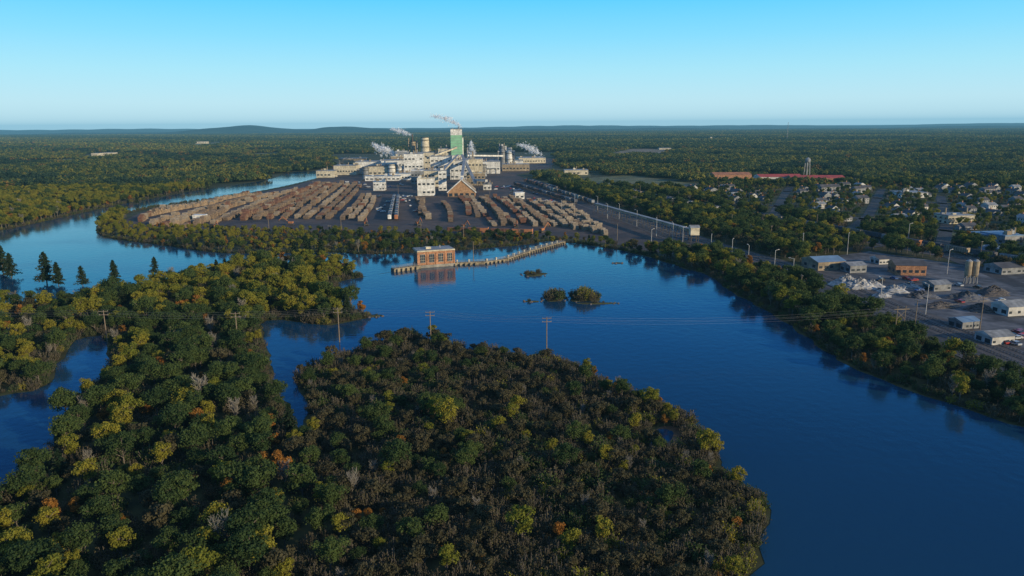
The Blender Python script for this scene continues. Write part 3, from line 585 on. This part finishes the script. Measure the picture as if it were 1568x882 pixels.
def W3(u,v,y): d=ray(u,v); t=y/d.y; return (d.x*t,y,CH+d.z*t)
yb=P(700,262)[1]+10
plume([W3(708,195,yb),W3(697,188,yb),W3(682,181,yb),W3(660,177,yb)],[2.5,5.5,7,4],650)
yb=P(633,258)[1]
plume([W3(633,208,yb),W3(622,204,yb),W3(612,201,yb),W3(598,197,yb)],[2.5,5,6,3],550)
plume([W3(606,238,yb),W3(594,230,yb),W3(584,229,yb),W3(570,220,yb)],[5,9,9,4],700); plume([W3(724,244,yb),W3(722,232,yb),W3(721,216,yb)],[4,7,4]); plume([W3(830,238,yb),W3(818,230,yb),W3(806,225,yb),W3(792,221,yb)],[4,8,7,3],550)
# ------------------------------------------------------------------ town
def house(i):
    mb=MB(); w_=R.uniform(10,15); d_=R.uniform(8,10); h=R.choice([3.2,5.6,5.8]); mb.box(-w_/2,w_/2,-d_/2,d_/2,0,h,0); mb.gable(-w_/2-.4,w_/2+.4,-d_/2-.5,d_/2+.5,h,R.uniform(2.2,3.4),1,0)
    mb.box(w_*.2,w_*.2+.9,-.4,.5,h,h+4,3)
    for z_ in ([1.6,4.3] if h>5 else [1.7]):
        for k in range(4):
            x=-w_/2+(k+.5)*w_/4
            for s in (-1,1): y=s*d_/2; mb.box(x-.6,x+.6,min(y+s*.003,y+s*.06),max(y+s*.003,y+s*.06),z_-.6,z_+.6,2)
    mb.box(-w_/2-4,-w_/2-.01,-3,2.5,0,2.7,0); mb.gable(-w_/2-4.2,-w_/2-.01,-3.2,2.7,2.7,1.5,1,0)
    return mb.mesh('house',[R.choice([WHITE,LGREY,OFFW,OFFW,LGREY]),R.choice([DGREY,DGREY,LGREY,LGREY,DGREY]),GLASS,BRICK])
HM_=[house(i) for i in range(12)]
for x,y in HP: put('house',R.choice(HM_),(x,y,.05),R.choice([0,math.pi/2])+R.uniform(.15,.35),R.uniform(.75,1.05))
B_('school_building',1165,1228,271,278,30,OFFW,REDR,1,14,gab=3.2); B_('school_building',1215,1292,273,280,34,BRICK,REDR,1,16,-.1,gab=3.2); B_('store_building',1095,1150,268,274,34,BRICK,ORR,1,10,gab=3.2); B_('commercial_building',1450,1492,331,343,18,CREAM,LGREY,2,8,.1)
B_('commercial_building',1535,1568,362,376,20,LGREY,BLUER,1,5,.2); B_('commercial_building',1380,1420,296,303,25,WHITE,LGREY,1,6); B_('commercial_building',865,900,261,268,25,CREAM,LGREY,1,6); B_('commercial_building',1050,1080,286,291,15,WHITE,DGREY,1,4)
B_('warehouse',1505,1560,360,372,14,LGREY,BLUER,1,6,.15,stuff=0)
for (ua,ub,vt,vb) in [(300,316,217,220),(140,150,235,239),(158,172,234,238),(1010,1030,227,229),(85,98,238,240),(1075,1090,210,212),(1310,1330,246,250),(445,460,243,247)]: B_('farm_building',ua,ub,vt,vb,30,CREAM,LGREY,1,5,stuff=0)
B_('workshop_building',1250,1296,401,414,16,TANM,BLUER,1,5,.2,gab=2); B_('workshop_building',1372,1416,407,422,12,BRICK,DGREY,1,5,-.15,gab=2); B_('workshop_building',1300,1328,407,418,9,LGREY,LGREY,1,3,.2,gab=1.5)
B_('workshop_building',1428,1458,436,446,8,LGREY,LGREY,1,4,.2,gab=1.5); B_('workshop_building',1470,1502,494,504,7,LGREY,BLUER,1,5,.25,gab=1.2); B_('workshop_building',1515,1556,518,528,8,OFFW,LGREY,1,5,.2,gab=1.5); B_('workshop_building',1500,1540,382,392,12,CREAM,BLUER,1,5,.2,gab=2)
B_('workshop_building',1345,1362,398,405,8,OFFW,DGREY,1,3,.2,gab=1.5); B_('workshop_building',1530,1575,410,420,12,LGREY,DGREY,1,5,.2,gab=2); B_('workshop_building',1540,1580,470,484,9,OFFW,LGREY,1,5,.2,gab=2)
for u,v in ((1480,434),(1491,434)):
    x,y=P(u,v); mb=MB()
    for a in range(4): mb.beam((1.4*math.cos(a*1.57+.78),1.4*math.sin(a*1.57+.78),0),(1.3*math.cos(a*1.57+.78),1.3*math.sin(a*1.57+.78),4),.3,.3,1)
    mb.cyl(0,0,3,4.5,.6,1.6,16,0); mb.cyl(0,0,4.5,11.5,1.6,1.6,16,0); mb.cyl(0,0,11.5,12.4,1.6,.4,16,1); mb.obj('cement_silo',[TANM,LGREY],(x,y,.1))
def heap(name,u,v,rx,ry,h,m):
    x,y=P(u,v); n1,n2_=30,14; V=[];Fc=[]
    for j in range(n2_):
        f=j/(n2_-1)
        for i in range(n1): a=2*math.pi*i/n1; q=(1-f)*(1+.2*math.sin(2*a+u)+.12*math.sin(5*a)); V.append((rx*q*math.cos(a)+R.uniform(-.5,.5),ry*q*math.sin(a)+R.uniform(-.5,.5),h*f**.8*(1+R.uniform(-.15,.15))))
    for j in range(n2_-1):
        for i in range(n1): k=(i+1)%n1; Fc.append((j*n1+i,j*n1+k,(j+1)*n1+k,(j+1)*n1+i))
    me=bpy.data.meshes.new(name); me.from_pydata(V,[],Fc); me.materials.append(m); me.update(); put(name,me,(x,y,.05))
heap('rubble_pile',1295,437,8,7,5.5,ROCK); heap('rubble_pile',1315,441,8,6,5,ROCK); heap('rubble_pile',1335,439,6,5,3.5,ROCK); heap('rubble_pile',1368,447,8,5,3.5,ROCK); heap('gravel_pile',1480,458,10,7,3.5,GRAV); heap('gravel_pile',1520,450,9,6,4,BAL); heap('rubble_pile',1350,454,5,4,2,ROCK); heap('gravel_pile',1410,455,8,5,3,GRAV); heap('gravel_pile',1440,470,8,5,2.5,BAL); heap('rubble_pile',1390,440,5,4,2.4,ROCK); heap('gravel_pile',1500,475,8,5,3,BAL)
x_,y_=P(1235,272); h=HT(1235,241,y_); mb=MB()
for a in range(6): mb.beam((5*math.cos(a*1.047),5*math.sin(a*1.047),0),(3.6*math.cos(a*1.047),3.6*math.sin(a*1.047),h-7),.6,.6,1)
mb.cyl(0,0,0,h-6,.9,.9,10,1); mb.cyl(0,0,h-8,h-6,2,4,18,0); mb.cyl(0,0,h-6,h-2.5,4,4,18,0); mb.cyl(0,0,h-2.5,h,4,.6,18,0); mb.obj('water_tower',[LGREY,LGREY],(x_,y_,0))
x_,y_=P(1205,216); h=HT(1205,187,y_); mb=MB(); 
for a in range(3): mb.beam((1.2*math.cos(a*2.09),1.2*math.sin(a*2.09),0),(1.0*math.cos(a*2.09),1.0*math.sin(a*2.09),h),.4,.4,0)
for k in range(30): 
    for a in range(3): mb.beam((1.2*math.cos(a*2.09),1.2*math.sin(a*2.09),h*k/30),(1.1*math.cos(a*2.09+2.09),1.1*math.sin(a*2.09+2.09),h*(k+1)/30),.2,.2,0)
mb.obj('radio_mast',[LGREY],(x_,y_,0))
# ------------------------------------------------------------------ rail cars, vehicles
def railcar(kind,m):
    mb=MB()
    if kind=='box': mb.box(-1.5,1.5,-7.8,7.8,1.1,4.6,0); mb.gable(-1.55,1.55,-7.85,7.85,4.6,.35,1,0,axis='y'); [mb.box(s*1.5+(.003 if s>0 else -.08),s*1.5+(.08 if s>0 else -.003),-1.5,1.5,1.3,4.3,1) for s in (-1,1)]
    elif kind=='hop':
        mb.box(-1.55,1.55,-7.2,7.2,2,4.7,0); 
        for y in (-4.5,0,4.5): mb.cyl(0,y,.8,2,.7,2.0,8,0)
        for i in range(10): mb.box(-1.63,1.63,-7+i*1.5,-6.8+i*1.5,2.1,4.6,1)
        mb.box(-.5,.5,-7,7,4.7,4.95,1)
    else:
        mb.box(-1.5,1.5,-8,8,1.1,1.5,1); mb.box(-1.5,1.5,-8,-7.6,1.5,4.3,1); mb.box(-1.5,1.5,7.6,8,1.5,4.3,1)
        for k in range(3): 
            for j in range(6):
                for q in range(5): mb.beam((-1.2+q*.6,-7.3+k*5,1.8+j*.45),(-1.2+q*.6,-2.8+k*5,1.8+j*.45),.45,.42,2)
    for y in (-5.6,5.6):
        mb.box(-1.1,1.1,y-1.3,y+1.3,.55,.95,1)
        for yy in (-.9,.9):
            for s in (-.75,.75):
                b0=len(mb.V)
                for xx in (s-.07,s+.07):
                    for i in range(10): a=2*math.pi*i/10; mb.V.append((xx,y+yy+.46*math.cos(a),.46+.46*math.sin(a)))
                for i in range(10): j=(i+1)%10; mb.F.append((b0+i,b0+j,b0+10+j,b0+10+i)); mb.M.append(1)
                mb.F.append(tuple(b0+i for i in range(10))); mb.M.append(1); mb.F.append(tuple(b0+19-i for i in range(10))); mb.M.append(1)
    return mb.mesh('railcar',[m,STEEL,LBK[1]])
RC={'w':railcar('box',WHITE),'g':railcar('hop',LGREY),'c':railcar('box',CREAM),'b':railcar('box',ORR),'l':railcar('log',STEEL),'t':railcar('hop',TANM),'d':railcar('hop',DGREY)}
def train(line,s0,s1,seq,z=.45):
    pl=[Vector(p) for p in line]; root=empty('freight_train',(0,0,0)); acc=0; s=s0; k=0
    for i in range(len(pl)-1):
        d=pl[i+1]-pl[i]; L_=d.length
        while s<acc+L_ and s<s1:
            p=pl[i]+d*((s-acc)/L_); put('railcar',RC[seq[k%len(seq)]],(p.x,p.y,z),math.atan2(d.y,d.x)-math.pi/2,parent=root); s+=17.2; k+=1
        acc+=L_
train(off(LA,10),20,150,'gdgdlg'); train(off(LBp,1),60,420,'dgtdgbdg'); train(off(LA,5),0,130,'bdlbd'); train(off(LBp,6),300,700,'dtdgb'); train(off(LA,0),130,330,'tgctdg')
train([P(790,285),P(880,312)],0,300,'dldgd',.3)
train([P(597,336),P(604,304)],0,200,'wgw',.3); train([P(607,336),P(610,304)],0,200,'bww',.3)
train([P(700,357),P(830,361)],0,200,'lblb',.3)
# overhead unloading gantry along the yard edge: trestle bents carrying a covered gallery
a=Vector((*P(912,326),8.2)); b_=Vector((*P(1062,372),8.2)); mb=MB(); mb.beam(a,b_,3.0,1.6,0); mb.beam(a+Vector((0,0,1.0)),b_+Vector((0,0,1.0)),3.5,.25,1)
nb=int((b_-a).length/11); dd_=(b_-a).normalized(); sn=Vector((-dd_.y,dd_.x,0))
for k in range(nb+1):
    p=a.lerp(b_,k/nb)
    for s in (-1,1): mb.beam((p.x+sn.x*2*s,p.y+sn.y*2*s,0),(p.x+sn.x*s,p.y+sn.y*s,7.4),.35,.35,2)
    mb.beam((p.x-sn.x*2,p.y-sn.y*2,3.4),(p.x+sn.x*2,p.y+sn.y*2,3.6),.25,.25,2)
mb.box(b_.x-3,b_.x+3,b_.y-3,b_.y+3,5.8,11,3); mb.gable(b_.x-3.4,b_.x+3.4,b_.y-3.4,b_.y+3.4,11,1.6,1,3)
for s in (-2.6,2.6):
    for q in (-2.6,2.6): mb.beam((b_.x+s,b_.y+q,0),(b_.x+s,b_.y+q,5.8),.4,.4,2)
mb.obj('yard_conveyor_gantry',[TANM,LGREY,STEEL,CREAM])
def carm(c):
    mb=MB(); prof=[(-2.2,.35),(2.2,.35),(2.25,.8),(1.2,.95),(.6,1.45),(-1.2,1.48),(-1.9,1.0),(-2.25,.95)]; b_=len(mb.V)
    for x in (-.88,.88):
        for y,z_ in prof: mb.V.append((x,y,z_))
    n_=len(prof)
    for i in range(n_): j=(i+1)%n_; mb.F.append((b_+i,b_+j,b_+n_+j,b_+n_+i)); mb.M.append(1 if i in (3,5) else 0)
    mb.F.append(tuple(b_+i for i in range(n_))); mb.M.append(0); mb.F.append(tuple(b_+2*n_-1-i for i in range(n_))); mb.M.append(0)
    for x in (-.9,.9): mb.box(min(x,x*1.01)-.003,max(x,x*1.01)+.003,-1.1,.7,.98,1.36,1)
    for x in (-.8,.8):
        for y in (-1.4,1.4): mb.beam((x-.12,y,.33),(x+.12,y,.33),.62,.62,2)
    return mb.mesh('parked_car',[c,GLASS,STEEL])
CM=[carm(c) for c in CARC]
def cars(n_,pl,sc=1.0):
    pl=poly(pl); x0_,y0_=pl.min(0); x1_,y1_=pl.max(0); c=0
    for _ in range(n_*20):
        if c>=n_: break
        x=R.uniform(x0_,x1_); y=R.uniform(y0_,y1_)
        if inside(pl,np.array([x]),np.array([y]))[0]: put('parked_car',R.choice(CM),(x,y,.2),R.choice([0,1.57])+.2,sc); c+=1
cars(30,[(575,330),(580,300),(635,300),(640,330)],1.1); cars(25,[(520,285),(530,275),(620,278),(630,292)],1.1); cars(13,[(1330,425),(1470,420),(1560,470),(1450,480)]); cars(9,[(1500,508),(1568,505),(1568,535),(1510,520)]); cars(30,[(1100,272),(1300,275),(1300,283),(1100,280)]); cars(30,[(740,288),(780,285),(860,310),(850,318)],1.1)
def loader():
    mb=MB(); mb.box(-1.6,1.6,-3,3,.5,1.1,1); mb.cyl(0,0,1.1,1.6,1.2,1.2,12,1); mb.box(-1.4,1.4,-2.2,1.6,1.6,3.2,0); mb.box(-1.3,-.1,1.6,2.6,1.6,3.6,2)
    mb.beam((.5,1.5,2.5),(.5,6.5,7),.5,.6,0); mb.beam((.5,6.5,7),(.5,10,4),.4,.5,0); mb.beam((.5,10,4),(.5,10,2.6),.9,.5,1)
    for s in (-1.6,1.6): mb.box(s-.35,s+.35,-3.2,3.2,0,1.1,1)
    return mb.mesh('log_loader',[ORR,STEEL,GLASS])
lo=loader()
for u,v in ((445,345),(790,349),(560,345),(640,345),(830,356),(330,350),(710,350)): x,y=P(u,v); put('log_loader',lo,(x,y,.15),R.uniform(0,6))
# ------------------------------------------------------------------ poles and wires
WOOD=mat('pole_wood',(0.20,0.155,0.11),scale=2)
def pole(h,arm=2.6,arms=2):
    mb=MB(); mb.cyl(0,0,-.5,h,.22,.15,8,0)
    for k in range(arms):
        z_=h-.5-k*1.3; mb.box(-arm/2,arm/2,-.2,-.08,z_,z_+.2,0)
        for x in (-arm/2+.15,0,arm/2-.15): mb.cyl(x,-.14,z_+.2,z_+.5,.09,.05,6,1)
    return mb.mesh('utility_pole',[WOOD,LGREY])
pm=pole(13.5,3.4,2)
line=[(-80,520),(165,528),(365,532),(520,524),(660,530),(837,541),(1375,524),(1500,505),(1640,500)]
pp=[]
for u,v in line:
    x,y=P(u,v); 
    if (u,v)!=(1375,524): put('utility_pole',pm,(x,y,0),.1)
    pp.append((x,y))
hp=MB(); 
for s in (-1.6,1.6): hp.cyl(s,0,-.5,14,.2,.14,8,0)
hp.box(-3,3,-.25,-.1,12.6,12.9,0); hp.beam((-1.6,0,9),(1.6,0,12),.15,.15,0); hp.beam((1.6,0,9),(-1.6,0,12),.15,.15,0); x,y=P(1375,524); hp.obj('utility_pole_frame',[WOOD],(x,y,0),.1)
mb=MB()
for i in range(len(pp)-1):
    a=pp[i];b_=pp[i+1]; Ls=math.hypot(a[0]-b_[0],a[1]-b_[1])
    for ox,zt in ((-1.5,13.4),(1.5,13.4),(-1.5,12.1),(1.5,12.1)):
        prev=None
        for k in range(17):
            f=k/16; sag=4*f*(1-f)*Ls*.018; p=(a[0]+(b_[0]-a[0])*f,a[1]+(b_[1]-a[1])*f+ox,zt-sag)
            if prev: mb.beam(prev,p,.03,.03,0)
            prev=p
mb.obj('power_lines',[WIRE])
lm=MB(); lm.cyl(0,0,0,12,.16,.1,8,0); lm.beam((0,0,11.9),(1.8,0,12.2),.12,.12,0); lm.box(1.5,2.5,-.2,.2,12.1,12.35,0); lm=lm.mesh('street_lamp',[OFFW])
for u,v in [(997,382),(1088,392),(1145,411),(1228,391),(1213,435),(1347,470),(1417,482),(1450,420),(1390,372),(930,335),(860,330),(1005,362),(1030,370),(1297,390),(915,322),(948,336),(975,347),(1045,378),(880,318),(1120,400),(1185,420)]: x,y=P(u,v); put('street_lamp',lm,(x,y,.1),R.uniform(0,3),1.1)
pm2=pole(12,2.4,1)
for u,v in [(645,365),(523,358),(710,372),(412,353),(945,368),(725,400),(1250,352),(1330,360),(1180,372),(1120,352),(1500,400),(1100,300),(1225,460),(1400,505),(890,296),(480,292),(610,300),(750,300),(980,300)]: x,y=P(u,v); put('utility_pole',pm2,(x,y,.1),R.uniform(0,3))
